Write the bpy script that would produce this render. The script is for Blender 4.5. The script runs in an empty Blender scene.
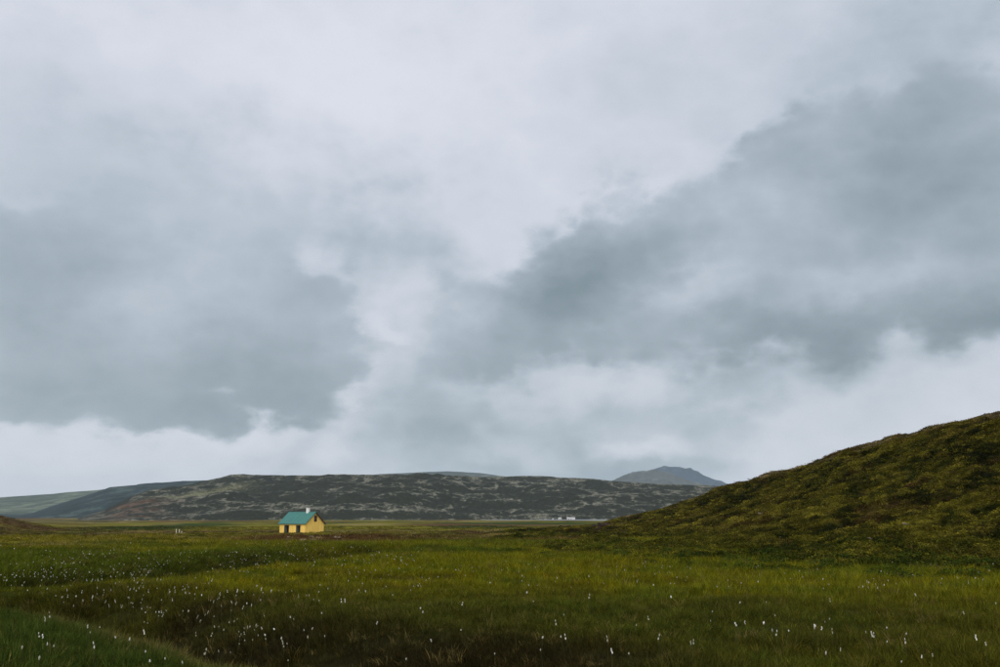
import bpy, bmesh, math, random
import numpy as np

random.seed(7)
RNG = np.random.default_rng(7)
S = bpy.context.scene
COL = S.collection

# ------------------------------------------------------------------ camera
FPX = 972.0                       # focal length in units of a 1000-wide frame
EYE = 1.7
PITCH = math.radians(10.55)
cam_data = bpy.data.cameras.new('camera')
cam_data.sensor_width = 36.0
cam_data.lens = 36.0 * FPX / 1000.0
cam_data.clip_start = 0.1
cam_data.clip_end = 60000.0
cam = bpy.data.objects.new('camera', cam_data)
COL.objects.link(cam)
cam.location = (0, 0, EYE)
cam.rotation_euler = (math.radians(90) + PITCH, 0, 0)
S.camera = cam

CP, SP = math.cos(PITCH), math.sin(PITCH)
def ray(px, py):
    """world direction of a point of the photograph (1000 x 667)"""
    a = (px - 500.0) / FPX
    b = (333.5 - py) / FPX
    v = np.array([a, CP - b * SP, SP + b * CP])
    return v / np.linalg.norm(v)
def azel(px, py):
    v = ray(px, py)
    return math.atan2(v[0], v[1]), math.asin(v[2])

# ------------------------------------------------------------------ exposure
S.view_settings.view_transform = 'Standard'
S.view_settings.look = 'None'
S.view_settings.gamma = 1.0
S.view_settings.use_curve_mapping = False
EXPOSURE = 1.0
S.view_settings.exposure = EXPOSURE
S.render.engine = 'CYCLES'
S.cycles.use_denoising = True
S.cycles.denoising_prefilter = 'NONE'
S.cycles.denoiser = 'OPENIMAGEDENOISE'
S.cycles.denoising_input_passes = 'RGB_ALBEDO_NORMAL'
S.cycles.max_bounces = 6
S.cycles.diffuse_bounces = 3
S.cycles.glossy_bounces = 2
S.cycles.transmission_bounces = 4
S.cycles.transparent_max_bounces = 8
S.cycles.volume_bounces = 1
S.cycles.use_adaptive_sampling = True
S.cycles.adaptive_threshold = 0.01

def s2l(c):
    c = c / 255.0
    return c / 12.92 if c <= 0.04045 else ((c + 0.055) / 1.055) ** 2.4
def lin(r, g, b):
    return (s2l(r), s2l(g), s2l(b), 1.0)

# ------------------------------------------------------------------ sun (thin brighter cloud behind the camera)
SUN_EL, SUN_AZ = math.radians(36), math.radians(188)    # azimuth measured from +Y towards +X
sd = bpy.data.lights.new('sun', 'SUN')
sd.energy = 1.5
sd.angle = math.radians(50)
sd.color = (1.0, 0.965, 0.91)
sun = bpy.data.objects.new('sun', sd)
COL.objects.link(sun)
sun.location = (0, -20, 40)
sun.rotation_euler = (math.pi / 2 - SUN_EL, 0, math.pi - SUN_AZ)

# ------------------------------------------------------------------ world: Nishita sky behind a procedural cloud deck
W = bpy.data.worlds.new('World')
S.world = W
W.use_nodes = True
WT = W.node_tree
WT.nodes.clear()
SKY_STRENGTH = 0.1
class G:
    """tiny helper to write node graphs as expressions"""
    def __init__(self, tree):
        self.t = tree
    def node(self, kind, **kw):
        n = self.t.nodes.new(kind)
        for k, v in kw.items():
            setattr(n, k, v)
        return n
    def put(self, sock, v):
        if isinstance(v, bpy.types.NodeSocket):
            self.t.links.new(v, sock)
        else:
            if hasattr(v, '__len__') and len(v) == 4 and len(sock.default_value) == 3: v = v[:3]
            sock.default_value = v
    def math(self, op, a, b=None, c=None, clamp=False):
        n = self.node('ShaderNodeMath', operation=op, use_clamp=clamp)
        self.put(n.inputs[0], a)
        if b is not None: self.put(n.inputs[1], b)
        if c is not None: self.put(n.inputs[2], c)
        return n.outputs[0]
    def vmath(self, op, a, b=None, scale=None):
        n = self.node('ShaderNodeVectorMath', operation=op)
        self.put(n.inputs[0], a)
        if b is not None: self.put(n.inputs[1], b)
        if scale is not None: self.put(n.inputs[3], scale)
        return n.outputs[0]
    def smooth(self, v, a, b, lo=0.0, hi=1.0, kind='SMOOTHSTEP'):
        n = self.node('ShaderNodeMapRange', interpolation_type=kind)
        self.put(n.inputs[0], v)
        self.put(n.inputs[1], a); self.put(n.inputs[2], b)
        self.put(n.inputs[3], lo); self.put(n.inputs[4], hi)
        return n.outputs[0]
    def noise(self, vec, scale, detail=4.0, rough=0.5, dist=0.0, color=False, lac=2.0):
        n = self.node('ShaderNodeTexNoise', noise_dimensions='3D')
        self.put(n.inputs['Vector'], vec)
        n.inputs['Scale'].default_value = scale
        n.inputs['Detail'].default_value = detail
        n.inputs['Roughness'].default_value = rough
        n.inputs['Lacunarity'].default_value = lac
        n.inputs['Distortion'].default_value = dist
        return n.outputs['Color'] if color else n.outputs[0]
    def mix(self, f, a, b):
        n = self.node('ShaderNodeMix', data_type='RGBA')
        n.clamp_factor = True
        self.put(n.inputs[0], f)
        self.put(n.inputs[6], a); self.put(n.inputs[7], b)
        return n.outputs[2]
    def mixf(self, f, a, b):
        n = self.node('ShaderNodeMix', data_type='FLOAT')
        n.clamp_factor = True
        self.put(n.inputs[0], f)
        self.put(n.inputs[2], a); self.put(n.inputs[3], b)
        return n.outputs[0]
    def mapping(self, vec, loc=(0,0,0), rot=(0,0,0), scale=(1,1,1), kind='POINT'):
        n = self.node('ShaderNodeMapping', vector_type=kind)
        self.put(n.inputs[0], vec)
        n.inputs[1].default_value = loc
        n.inputs[2].default_value = rot
        n.inputs[3].default_value = scale
        return n.outputs[0]
    def sep(self, vec):
        n = self.node('ShaderNodeSeparateXYZ')
        self.put(n.inputs[0], vec)
        return n.outputs
    def comb(self, x=0.0, y=0.0, z=0.0):
        n = self.node('ShaderNodeCombineXYZ')
        self.put(n.inputs[0], x); self.put(n.inputs[1], y); self.put(n.inputs[2], z)
        return n.outputs[0]

g = G(WT)
tc = g.node('ShaderNodeTexCoord')
DIR = tc.outputs['Generated']                    # view direction of the sky
dx, dy, dz = g.sep(DIR)
AZ = g.math('ARCTAN2', dx, dy)
EL = g.math('ARCSINE', dz)
# cloud noise domain: direction, flattened so clouds lie wider than tall
NV = g.comb(dx, dy, g.math('MULTIPLY', dz, 1.5))

def offs(col, amt):
    return g.vmath('SCALE', g.vmath('SUBTRACT', col, (0.5, 0.5, 0.5)), scale=amt)
warp_big = offs(g.noise(NV, 5.0, 4.0, 0.55, color=True), 0.22)
warp_fine = offs(g.noise(NV, 15.0, 5.0, 0.62, color=True), 0.12)
P0 = g.comb(AZ, EL, 0.0)
WB = g.vmath('ADD', warp_big, warp_fine)
P_soft = g.vmath('ADD', P0, g.vmath('MULTIPLY', WB, (0.55, 0.4, 0.0)))
P_edge = g.vmath('ADD', P0, g.vmath('MULTIPLY', WB, (0.5, 0.42, 0.0)))

def blobs(P, items, start=0.0):
    """sum of soft elliptical patches: (px, py, rx, ry, tilt_deg, weight), sizes in px of the frame"""
    acc = start
    for (px, py, rx, ry, tilt, w) in items:
        a, e = azel(px, py)
        m = g.mapping(P, (a, e, 0), (0, 0, math.radians(tilt)), (rx / FPX, ry / FPX, 1.0), 'TEXTURE')
        gr = g.node('ShaderNodeTexGradient', gradient_type='SPHERICAL')
        g.put(gr.inputs[0], m)
        s = g.smooth(gr.outputs['Fac'], 0.0, 1.0, 0.0, w)
        acc = s if (isinstance(acc, float) and acc == 0.0) else g.math('ADD', acc, s)
    return acc

n_mid = g.noise(NV, 8.0, 7.0, 0.6, 0.25)
vor = g.node('ShaderNodeTexVoronoi', feature='F1')
g.put(vor.inputs['Vector'], g.vmath('ADD', NV, g.vmath('SCALE', warp_fine, scale=0.35)))
vor.inputs['Scale'].default_value = 13.0
vor.inputs['Detail'].default_value = 2.0
vor.inputs['Roughness'].default_value = 0.55
n_fine = g.math('SUBTRACT', 1.0, vor.outputs['Distance'])     # puffy billows
n_low = g.noise(g.vmath('ADD', NV, (7.1, 4.7, 2.4)), 3.2, 3.0, 0.5)
nm = g.math('SUBTRACT', n_mid, 0.5)
nf = g.math('SUBTRACT', n_fine, 0.36)
nl = g.math('SUBTRACT', n_low, 0.5)

K = 1.0 / (SKY_STRENGTH * 2 ** EXPOSURE)
def sc(r, gg, b):
    c = lin(r, gg, b)
    return (c[0] * K, c[1] * K, c[2] * K, 1.0)
def layer(P, items, lo, hi, wm=0.5, wf=0.25):
    f = blobs(P, items)
    f = g.math('ADD', f, g.math('MULTIPLY', nm, wm))
    f = g.math('ADD', f, g.math('MULTIPLY', nf, wf))
    return g.smooth(f, lo, hi)
def tone(P, items, base, wm=0.3, wf=0.1, wl=0.0):
    f = blobs(P, items, base)
    f = g.math('ADD', f, g.math('MULTIPLY', nm, wm))
    f = g.math('ADD', f, g.math('MULTIPLY', nf, wf))
    if wl: f = g.math('ADD', f, g.math('MULTIPLY', nl, wl))
    return f

# darkness 0 (bright veil) .. 1 (heavy rain cloud)
D = tone(P_soft, [
    (120, 160, 380, 140, -8, 0.16), (780, 40, 420, 110, 6, 0.12), (980, -40, 260, 160, 0, 0.10),
    (420, 60, 300, 150, 0, -0.10), (640, 150, 200, 110, 0, 0.05), (30, 60, 240, 110, 0, 0.08),
    (60, 455, 260, 40, 0, -0.06), (800, 395, 220, 36, 0, -0.08), (900, 450, 300, 90, 0, 0.10), (330, 470, 200, 50, 0, 0.12)],
    0.17, 0.22, 0.10, 0.2)
# grey veil of low cloud over the far hills
aM = layer(P_edge, [
    (500, 425, 330, 130, 0, 0.8), (400, 445, 240, 75, 0, 0.5), (430, 350, 160, 120, -20, 0.7),
    (660, 450, 190, 100, 10, 0.72), (330, 460, 200, 50, 0, 0.35), (560, 460, 240, 70, 0, 0.4),
    (640, 392, 110, 30, 10, -0.35), (800, 345, 500, 60, 0, 0.5),
    (130, 240, 480, 240, 0, 0.85), (400, 260, 190, 170, 0, 0.6), (840, 230, 460, 260, 8, 0.9), (1250, 150, 400, 300, 0, .7), (-200, 250, 300, 250, 0, .6),
    (520, 215, 110, 90, 0, -0.5), (700, 100, 130, 80, 0, -0.4)], 0.05, 1.0, 0.9, 0.5)
DM = tone(P_soft, [
    (430, 425, 110, 50, 0, 0.22), (530, 450, 80, 30, -20, -0.22), (650, 470, 110, 50, 0, 0.24),
    (650, 442, 70, 18, 0, -0.28), (700, 425, 80, 70, 0, 0.10), (440, 370, 120, 80, 0, 0.06),
    (500, 474, 300, 30, 0, 0.10), (320, 455, 50, 26, 0, -0.2), (640, 385, 90, 30, 10, -0.12)], 0.34, 0.38, 0.2)
D = g.mixf(aM, D, DM)
# heavy cloud on the left
aL = layer(P_edge, [
    (90, 330, 330, 180, 0, 1.0), (260, 345, 210, 140, 0, 0.85), (20, 245, 330, 190, 0, 0.55),
    (230, 240, 300, 150, 10, 0.45), (340, 350, 110, 80, 0, 0.4), (350, 200, 120, 60, 15, 0.28),
    (-150, 320, 350, 190, 0, 0.9), (310, 395, 100, 60, 0, 0.45), (170, 400, 80, 50, 0, 0.2),
    (310, 262, 46, 36, 0, -0.5), (105, 200, 70, 36, -10, -0.2), (150, 466, 420, 56, 0, -0.8), (400, 310, 60, 60, 0, -0.3)],
    0.32, 0.92, 1.05, 0.65)
DL = tone(P_soft, [
    (100, 390, 330, 100, 0, 0.28), (270, 395, 170, 90, 0, 0.24), (10, 260, 150, 110, 0, 0.16),
    (170, 205, 330, 110, 0, -0.14), (300, 300, 180, 80, 0, 0.08), (220, 330, 320, 90, 0, 0.12),
    (150, 305, 130, 40, 0, -0.07)], 0.40, 0.28, 0.12)
D = g.mixf(aL, D, DL)
# heavy cloud bank climbing to the right
aR = layer(P_edge, [
    (560, 300, 250, 140, 28, 0.95), (690, 265, 290, 140, 14, 0.85), (860, 225, 300, 180, 6, 0.95),
    (1010, 240, 300, 210, 0, 0.95), (800, 310, 340, 95, 0, 0.6), (940, 100, 190, 110, 10, 0.30),
    (800, 130, 100, 80, 0, 0.6), (440, 300, 140, 100, 40, 0.4), (500, 355, 150, 80, 10, 0.5), (440, 365, 110, 60, 0, 0.15),
    (1250, 190, 330, 260, 0, 0.9), (690, 100, 90, 90, 0, -0.6), (480, 258, 70, 50, 0, -0.45), (930, 25, 220, 60, 8, -0.35),
    (800, 412, 460, 66, 0, -0.7), (610, 195, 90, 60, 0, 0.25), (385, 300, 60, 50, 0, -0.3)], 0.28, 0.95, 1.05, 0.65)
DR = tone(P_soft, [
    (560, 305, 150, 70, 32, 0.36), (660, 240, 150, 50, 14, 0.16), (920, 205, 190, 110, 10, 0.26),
    (770, 320, 130, 50, 0, 0.18), (980, 330, 130, 60, 0, 0.2), (720, 180, 170, 70, 0, -0.10), (580, 370, 130, 36, 10, 0.06),
    (860, 285, 180, 32, 4, -0.2), (700, 280, 110, 30, 15, -0.18), (770, 130, 90, 60, 0, 0.06), (940, 60, 240, 100, 0, -0.16),
    (430, 300, 120, 90, 30, -0.14)], 0.52, 0.32, 0.14)
D = g.mixf(aR, D, DR)
# small bright breaks
brk = blobs(P_edge, [(394, 334, 44, 20, -10, 0.9), (402, 290, 70, 30, 40, 0.7), (350, 406, 44, 14, 0, 0.6), (365, 205, 60, 26, 5, 0.5),
                     (310, 266, 44, 30, 0, 0.5), (482, 254, 56, 36, 0, 0.5), (80, 432, 40, 12, 0, 0.5)])
brk = g.smooth(g.math('ADD', brk, g.math('MULTIPLY', nm, 0.9)), 0.1, 1.0)
D = g.mixf(g.math('MULTIPLY', brk, 0.75), D, 0.03)

D = blobs(P_soft, [
    (50, 60, 200, 120, 0, -0.16), (60, 140, 200, 120, 0, 0.05), (60, 220, 200, 120, 0, 0.12), (200, 260, 200, 120, 0, 0.13), (200, 330, 200, 120, 0, -0.17),
    (420, 250, 200, 120, 0, 0.10), (535, 440, 220, 120, 0, 0.26), (700, 430, 180, 110, 0, -0.12), (850, 120, 200, 120, 0, 0.07), (960, 60, 200, 120, 0, 0.19),
    (900, 345, 220, 110, 0, 0.24), (690, 350, 200, 100, 0, 0.12), (900, 420, 200, 100, 0, -0.10), (250, 70, 220, 120, 0, -0.10),
    (800, 390, 180, 90, 0, 0.14), (640, 130, 180, 110, 0, 0.05)], g.math('ADD', D, 0.005))
ramp = g.node('ShaderNodeValToRGB')
g.put(ramp.inputs[0], D)
el = ramp.color_ramp.elements
stops = [(0.0, (222, 225, 235)), (0.2, (206, 212, 224)), (0.45, (178, 190, 202)), (0.7, (152, 166, 177)), (1.0, (118, 135, 144))]
el[0].position = 0.0; el[0].color = lin(*stops[0][1])
el[1].position = 1.0; el[1].color = lin(*stops[-1][1])
for p, c in stops[1:-1]:
    e = el.new(p); e.color = lin(*c)
cloud = g.vmath('SCALE', ramp.outputs[0], scale=K)
# near the horizon the veil loses its blue
warmth = g.smooth(EL, 0.0, 0.30, 1.0, 0.0)
cloud = g.vmath('MULTIPLY', cloud, g.mix(warmth, (1, 1, 1, 1), (1.0, 0.985, 0.955, 1)))
# under the horizon: the colour of the land
below = g.smooth(EL, -0.02, -0.06)
cloud = g.mix(below, cloud, sc(45, 48, 35))

nish = g.node('ShaderNodeTexSky', sky_type='NISHITA')
nish.sun_disc = False
nish.sun_elevation = SUN_EL
nish.sun_rotation = SUN_AZ
cover = g.smooth(D, -0.3, 0.15, 0.9, 1.0)
final = g.mix(cover, nish.outputs[0], cloud)
bg = g.node('ShaderNodeBackground')
g.put(bg.inputs[0], final)
bg.inputs[1].default_value = SKY_STRENGTH
wo = g.node('ShaderNodeOutputWorld')
WT.links.new(bg.outputs[0], wo.inputs[0])
W.cycles.sampling_method = 'MANUAL'
W.cycles.sample_map_resolution = 512
# ------------------------------------------------------------------ tools
def tag(o, label, cat=None, group=None, kind=None):
    o['label'] = label
    if cat: o['category'] = cat
    if group: o['group'] = group
    if kind: o['kind'] = kind
    return o
def link(o, parent=None):
    COL.objects.link(o)
    if parent is not None: o.parent = parent
    return o
def mesh_from(name, verts, faces, mats=(), smooth=False):
    me = bpy.data.meshes.new(name)
    me.from_pydata([tuple(map(float, v)) for v in verts], [], faces)
    for m in mats: me.materials.append(m)
    if smooth: me.polygons.foreach_set('use_smooth', [True] * len(me.polygons))
    me.update()
    return me
def grid_mesh(name, X, Y, Z, mat, color=None):
    """heightfield from 2-D arrays (rings x spokes)"""
    n, m = X.shape
    co = np.stack([X, Y, Z], -1).reshape(-1, 3).astype(np.float32)
    idx = np.arange(n * m).reshape(n, m)
    q = np.stack([idx[:-1, :-1], idx[:-1, 1:], idx[1:, 1:], idx[1:, :-1]], -1).reshape(-1, 4)
    q = q[:, ::-1]
    me = bpy.data.meshes.new(name)
    me.vertices.add(len(co)); me.vertices.foreach_set('co', co.ravel())
    me.loops.add(q.size); me.loops.foreach_set('vertex_index', q.ravel().astype(np.int32))
    me.polygons.add(len(q))
    me.polygons.foreach_set('loop_start', (np.arange(len(q)) * 4).astype(np.int32))
    me.polygons.foreach_set('loop_total', np.full(len(q), 4, np.int32))
    me.polygons.foreach_set('use_smooth', np.ones(len(q), bool))
    me.materials.append(mat)
    if color is not None:
        at = me.color_attributes.new('tint', 'FLOAT_COLOR', 'POINT')
        c = np.ones((len(co), 4), np.float32); c[:, :3] = color.reshape(-1, 3)
        at.data.foreach_set('color', c.ravel())
    me.update(calc_edges=True)
    me.validate()
    return me

# numpy noise ---------------------------------------------------------------
def _hash(ix, iy, seed):
    h = (ix.astype(np.int64) * 374761393 + iy.astype(np.int64) * 668265263 + seed * 974711) & 0x7fffffff
    h = ((h ^ (h >> 13)) * 1274126177) & 0x7fffffff
    return ((h ^ (h >> 16)) & 0xffff) / 65535.0
def vnoise(x, y, seed=0):
    ix, iy = np.floor(x), np.floor(y)
    fx, fy = x - ix, y - iy
    fx = fx * fx * fx * (fx * (fx * 6 - 15) + 10); fy = fy * fy * fy * (fy * (fy * 6 - 15) + 10)
    a, b = _hash(ix, iy, seed), _hash(ix + 1, iy, seed)
    c, d = _hash(ix, iy + 1, seed), _hash(ix + 1, iy + 1, seed)
    return (a + (b - a) * fx) * (1 - fy) + (c + (d - c) * fx) * fy - 0.5
def fbm(x, y, size, octv=4, seed=0, gain=0.5):
    s, a, f = 0.0, 1.0, 1.0 / size
    ca, sa = 0.8, 0.6
    for o in range(octv):
        s = s + a * vnoise(x * f + 17.3 * o, y * f - 9.1 * o, seed + o)
        x, y = ca * x - sa * y, sa * x + ca * y
        a *= gain; f *= 2.03
    return s
def sstep(a, b, x):
    t = np.clip((x - a) / (b - a), 0, 1)
    return t * t * (3 - 2 * t)
def seg_dist(x, y, pts):
    best = np.full(np.shape(x), 1e9)
    for (x0, y0), (x1, y1) in zip(pts[:-1], pts[1:]):
        vx, vy = x1 - x0, y1 - y0
        t = np.clip(((x - x0) * vx + (y - y0) * vy) / (vx * vx + vy * vy), 0, 1)
        best = np.minimum(best, np.hypot(x - x0 - t * vx, y - y0 - t * vy))
    return best
def flat_hit(px, py, z=0.0):
    v = ray(px, py)
    t = (z - EYE) / v[2]
    return (v[0] * t, v[1] * t)

# ------------------------------------------------------------------ the lie of the land
R_K = np.array([0, 40, 60, 90, 120, 160, 200, 243, 300, 400, 1000, 3000, 30000.0])
Z_K = np.array([0, 0, -0.2, -0.65, -1.2, -2.0, -2.7, -3.05, -3.15, -3.3, -4.4, -5, -6.0])
DITCH = [flat_hit(*p) for p in [(-160, 592), (0, 597), (60, 600), (130, 607), (200, 622), (262, 640), (330, 655), (420, 668), (470, 690), (500, 730)]]
HOLLOW = [flat_hit(*p) for p in [(60, 579), (130, 574), (210, 567), (270, 559), (335, 552), (420, 546)]]
HOUSE = flat_hit(305, 533.6, -3.05)
def smooth_interp(x, xk, zk):
    return np.interp(x, xk, zk)
def ground(x, y):
    x = np.asarray(x, float); y = np.asarray(y, float)
    r = np.hypot(x, y)
    z = np.interp(r, R_K, Z_K)
    near = sstep(3, 12, r)
    z = z + near * (0.16 * fbm(x, y, 9.0, 3, 11) + 0.10 * fbm(x, y, 2.2, 3, 21) + 0.16 * np.abs(fbm(x, y, 0.9, 2, 23)) * (1 - sstep(60, 100, r)))
    mid = sstep(50, 110, r) * (1 - sstep(700, 1500, r))
    flat = 1 - 0.85 * np.exp(-((x - HOUSE[0]) ** 2 + (y - HOUSE[1] - 4) ** 2) / 12.0 ** 2)
    z = z + mid * flat * (0.75 * fbm(x, y, 34.0, 4, 31) + 0.35 * fbm(x, y, 7.0, 3, 41))
    z = z + sstep(300, 700, r) * (1 - sstep(850, 1000, r)) * 0.8 * fbm(x, y, 120.0, 4, 51)
    d = seg_dist(x, y, DITCH)
    z = z - 0.8 * np.exp(-(d / 1.15) ** 2)
    d2 = seg_dist(x, y, HOLLOW)
    z = z - 1.0 * np.exp(-(d2 / 1.9) ** 2)
    # low knoll on the far left
    kx, ky = flat_hit(-60, 517.5, -3.0)
    az = np.arctan2(x, np.maximum(y, 1e-3))
    zz = np.exp(-((r - 420) / 90.0) ** 2) * (1 - sstep(azel(-30, 515)[0], azel(70, 515)[0], az))
    z = z + (5.4 + 0.9 * fbm(x, y, 30.0, 4, 61)) * zz
    return z

def hit(px, py, f=None, lift=0.0, r0=4.0, r1=1500.0):
    """where the line of sight of a photograph point meets the land"""
    f = f or land
    v = ray(px, py)
    h = math.hypot(v[0], v[1])
    rr = np.geomspace(r0, r1, 1500)
    xs, ys = v[0] / h * rr, v[1] / h * rr
    zs = EYE + v[2] / h * rr
    below = np.nonzero(zs < f(xs, ys) + lift)[0]
    if len(below) == 0: return None
    i = below[0]
    return float(xs[i]), float(ys[i]), float(f(xs[i], ys[i])), float(rr[i])

# right-hand hill: crest line read as a real ridge (bearing, distance, height)
H_PX = [(440, 536, 250), (520, 531, 250), (560, 529, 245), (594, 526.5, 235), (620, 521, 222), (651, 514.5, 210), (672, 509, 200), (698, 500.5, 185), (724, 490, 170), (750, 484, 160),
        (770, 476.5, 152), (800, 467.5, 143), (830, 457, 136), (860, 448, 130), (875, 443.5, 127), (905, 436, 121), (950, 425.5, 113), (1000, 417, 106),
        (1080, 404, 98), (1200, 392, 90), (1400, 388, 84), (1800, 400, 80), (2600, 440, 75)]
H_AZ, H_R, H_Z = [], [], []
for px, py, r in H_PX:
    v = ray(px, py)
    H_AZ.append(math.atan2(v[0], v[1])); H_R.append(r); H_Z.append(EYE + r * v[2] / math.hypot(v[0], v[1]))
H_AZ, H_R, H_Z = map(np.array, (H_AZ, H_R, H_Z))
TOE_PX = [(450, 548), (540, 552), (640, 559), (700, 563), (760, 562), (830, 570), (900, 572), (1000, 573), (1150, 578), (1500, 590)]
T_AZ = np.array([azel(*p)[0] for p in TOE_PX]); T_R = np.array([math.hypot(*flat_hit(*p)) for p in TOE_PX])
def hill_add(x, y):
    """height of the hill above the plain (<=0 outside it)"""
    r = np.hypot(x, y); az = np.arctan2(x, y)
    rc = np.interp(az, H_AZ, H_R); zc = np.interp(az, H_AZ, H_Z); rt = np.interp(az, T_AZ, T_R)
    rt = rt + 3.0 * fbm(x, y, 8.0, 2, 77)
    base = np.interp(r, R_K, Z_K); bt = np.interp(rt, R_K, Z_K)
    t = (r - rt) / (rc - rt)
    st = (bt - EYE) / rt; scr = (zc - EYE) / rc
    q1 = 1 - (1 - np.clip(t, 0, 1)) ** 1.7
    rise = EYE + r * (st + (scr - st) * q1) - base          # even slope that eases off at the crest
    fall = np.maximum(zc - base, 0.2) * np.cos(np.clip((r - rc) / 170.0, 0, 1) * math.pi / 2) ** 2
    h = np.where(t < 0, np.clip(t, -1, 0) * 0.6, np.where(t < 1, np.maximum(rise, 0.02), fall))
    edge = sstep(H_AZ[0], H_AZ[2], az)
    inside = sstep(0.0, 0.12, t)
    h = h * edge - 0.25 * (1 - edge) - 0.02
    calm = 0.35 + 0.65 * (1 - sstep(0.8, 1.0, t) * (1 - sstep(1.0, 1.2, t)))
    lump = 0.8 * fbm(x, y, 5.5, 3, 88) + 0.75 * np.abs(fbm(x, y, 3.4, 2, 93)) - 0.12 + 0.8 * np.abs(fbm(x, y, 1.7, 2, 99)) + 1.1 * fbm(x, y, 19.0, 2, 66) * inside * (1 - sstep(.6, .95, t)) - 0.15 - 0.5 * sstep(.7, 1, t) * np.clip(110.0 / rc, 0.3, 1)
    return h + edge * inside * calm * lump * sstep(0.0, 0.25, t + 0.05) + edge * 0.1 * (1 - inside) * sstep(-0.05, 0.0, t)
def land(x, y):
    gz = ground(x, y)
    az = np.arctan2(x, y)
    return np.where((az > H_AZ[0]) & (np.asarray(y) > 0), np.maximum(gz, gz + hill_add(x, y)), gz)

# ------------------------------------------------------------------ colours of the land (albedo)
def L3(r, gg, b, k=1.0):
    return np.array(lin(r, gg, b)[:3]) * k
def mixc(a, b, t):
    t = np.asarray(t)[..., None]
    return a * (1 - t) + b * t
C_MEADOW, C_YELLOW, C_GREEN, C_DARK = L3(82, 84, 18), L3(92, 90, 14), L3(56, 68, 18), L3(52, 53, 19)
C_PEAT, C_MOOR, C_STRAW, C_LEAF = L3(34, 29, 18), L3(78, 58, 34), L3(134, 120, 72), L3(44, 54, 16)
C_BANK = L3(47, 59, 21)
C_FAR = L3(100, 95, 26)
def ground_color(x, y):
    r = np.hypot(x, y)
    n1 = fbm(x, y, 14.0, 4, 101); n2 = fbm(x, y, 4.0, 3, 111); n3 = fbm(x, y, 60.0, 4, 121)
    c = mixc(C_MEADOW, C_YELLOW, sstep(-0.15, 0.35, n1 + 0.4 * n2))
    c = mixc(c, C_GREEN, sstep(0.05, 0.4, -n1 + 0.5 * n2) * 0.8)
    # darker wet sedge close to the viewer
    wet = (1 - sstep(10.0, 27.0, r + 12 * n1 + 9 * n2)) * 0.72
    c = mixc(c, C_DARK, wet)
    n4 = fbm(x, y, 1.6, 3, 113)
    c = mixc(c, C_DARK, sstep(0.08, 0.42, n4 + 0.4 * n2) * 0.55)
    c = mixc(c, C_GREEN * 1.15, sstep(0.05, 0.4, -n4 + 0.5 * n1) * 0.6)
    # green bank on the near side of the ditch
    side = (x < -1.0) & (y > 3)
    dd = seg_dist(x, y, DITCH)
    px = np.array(DITCH); yd = np.interp(x, px[:, 0], px[:, 1])
    bank = side & (y < yd)
    c = np.where(bank[..., None], mixc(mixc(C_BANK, C_MEADOW, sstep(0, .4, n1) * .4), C_STRAW * .6, np.exp(-((dd - 1.2) / .5) ** 2) * .5), c)
    dark = np.where(bank, np.exp(-(dd / 0.9) ** 2), 1 - sstep(1.2, 3.4, dd + 1.2 * n2))
    c = mixc(c, mixc(C_PEAT, C_DARK, sstep(-.3, .3, n2)), dark * 0.85)
    c = mixc(c, C_PEAT, np.exp(-(seg_dist(x, y, HOLLOW) / 2.2) ** 2) * 0.75)  # peat tone that also paints in the bank shadow along the hollow
    # rough moor in the middle distance
    az = np.arctan2(x, np.maximum(y, .01))
    moor = sstep(60, 78, r + 22 * n3 + 12 * n1 + 60 * np.clip(-az - 0.12, -0.3, 0.08))
    cm = mixc(C_MOOR, C_LEAF * 1.3, sstep(-0.1, 0.35, fbm(x, y, 22.0, 4, 131)))
    cm = mixc(cm, C_FAR, sstep(0.0, 0.3, fbm(x, y, 45.0, 3, 141)))
    cm = mixc(cm, C_STRAW, sstep(0.16, 0.42, fbm(x, y, 16.0, 4, 151)) * 0.8)
    c = mixc(c, cm, moor)
    # plain beyond the house
    far = sstep(255, 330, r)
    nf_ = fbm(x, y, 170.0, 4, 161)
    cf = mixc(C_FAR, C_MOOR, sstep(0.05, 0.3, nf_ - 0.9 * (az + 0.12)))
    cf = mixc(cf, C_STRAW * 0.75, sstep(0.1, 0.3, fbm(x, y, 90.0, 4, 171)))
    cf = mixc(cf, C_LEAF * 1.2, sstep(0.15, 0.35, fbm(x, y, 80.0, 3, 181)))
    knoll = (1 - sstep(azel(40, 515)[0], azel(140, 515)[0], az)) * sstep(270, 330, r) * (1 - sstep(560, 700, r))
    cf = mixc(cf, mixc(C_MOOR, C_FAR, sstep(-.2, .3, fbm(x, y, 25., 4, 191))), knoll * .9)
    c = mixc(c, cf, far)
    return c

def ground_material(name, fine_scale, bump=0.4):
    m = bpy.data.materials.new(name); m.use_nodes = True
    t = m.node_tree; q = G(t)
    b = t.nodes['Principled BSDF']
    at = q.node('ShaderNodeAttribute', attribute_name='tint')
    geo = q.node('ShaderNodeNewGeometry')
    n = q.noise(geo.outputs['Position'], fine_scale, 5.0, 0.65)
    n2 = q.noise(geo.outputs['Position'], fine_scale * 0.13, 4.0, 0.6)
    k = q.math('ADD', q.smooth(n, 0.25, 0.75, 0.55, 1.35, 'LINEAR'), q.smooth(n2, 0.3, 0.7, -0.2, 0.2, 'LINEAR'))
    c = q.vmath('SCALE', at.outputs['Color'], scale=k)
    q.put(b.inputs['Base Color'], c)
    b.inputs['Roughness'].default_value = 0.95
    b.inputs['Specular IOR Level'].default_value = 0.02
    bp = q.node('ShaderNodeBump'); bp.inputs['Strength'].default_value = bump; bp.inputs['Distance'].default_value = 0.3
    q.put(bp.inputs['Height'], n)
    t.links.new(bp.outputs[0], b.inputs['Normal'])
    return m

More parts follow.
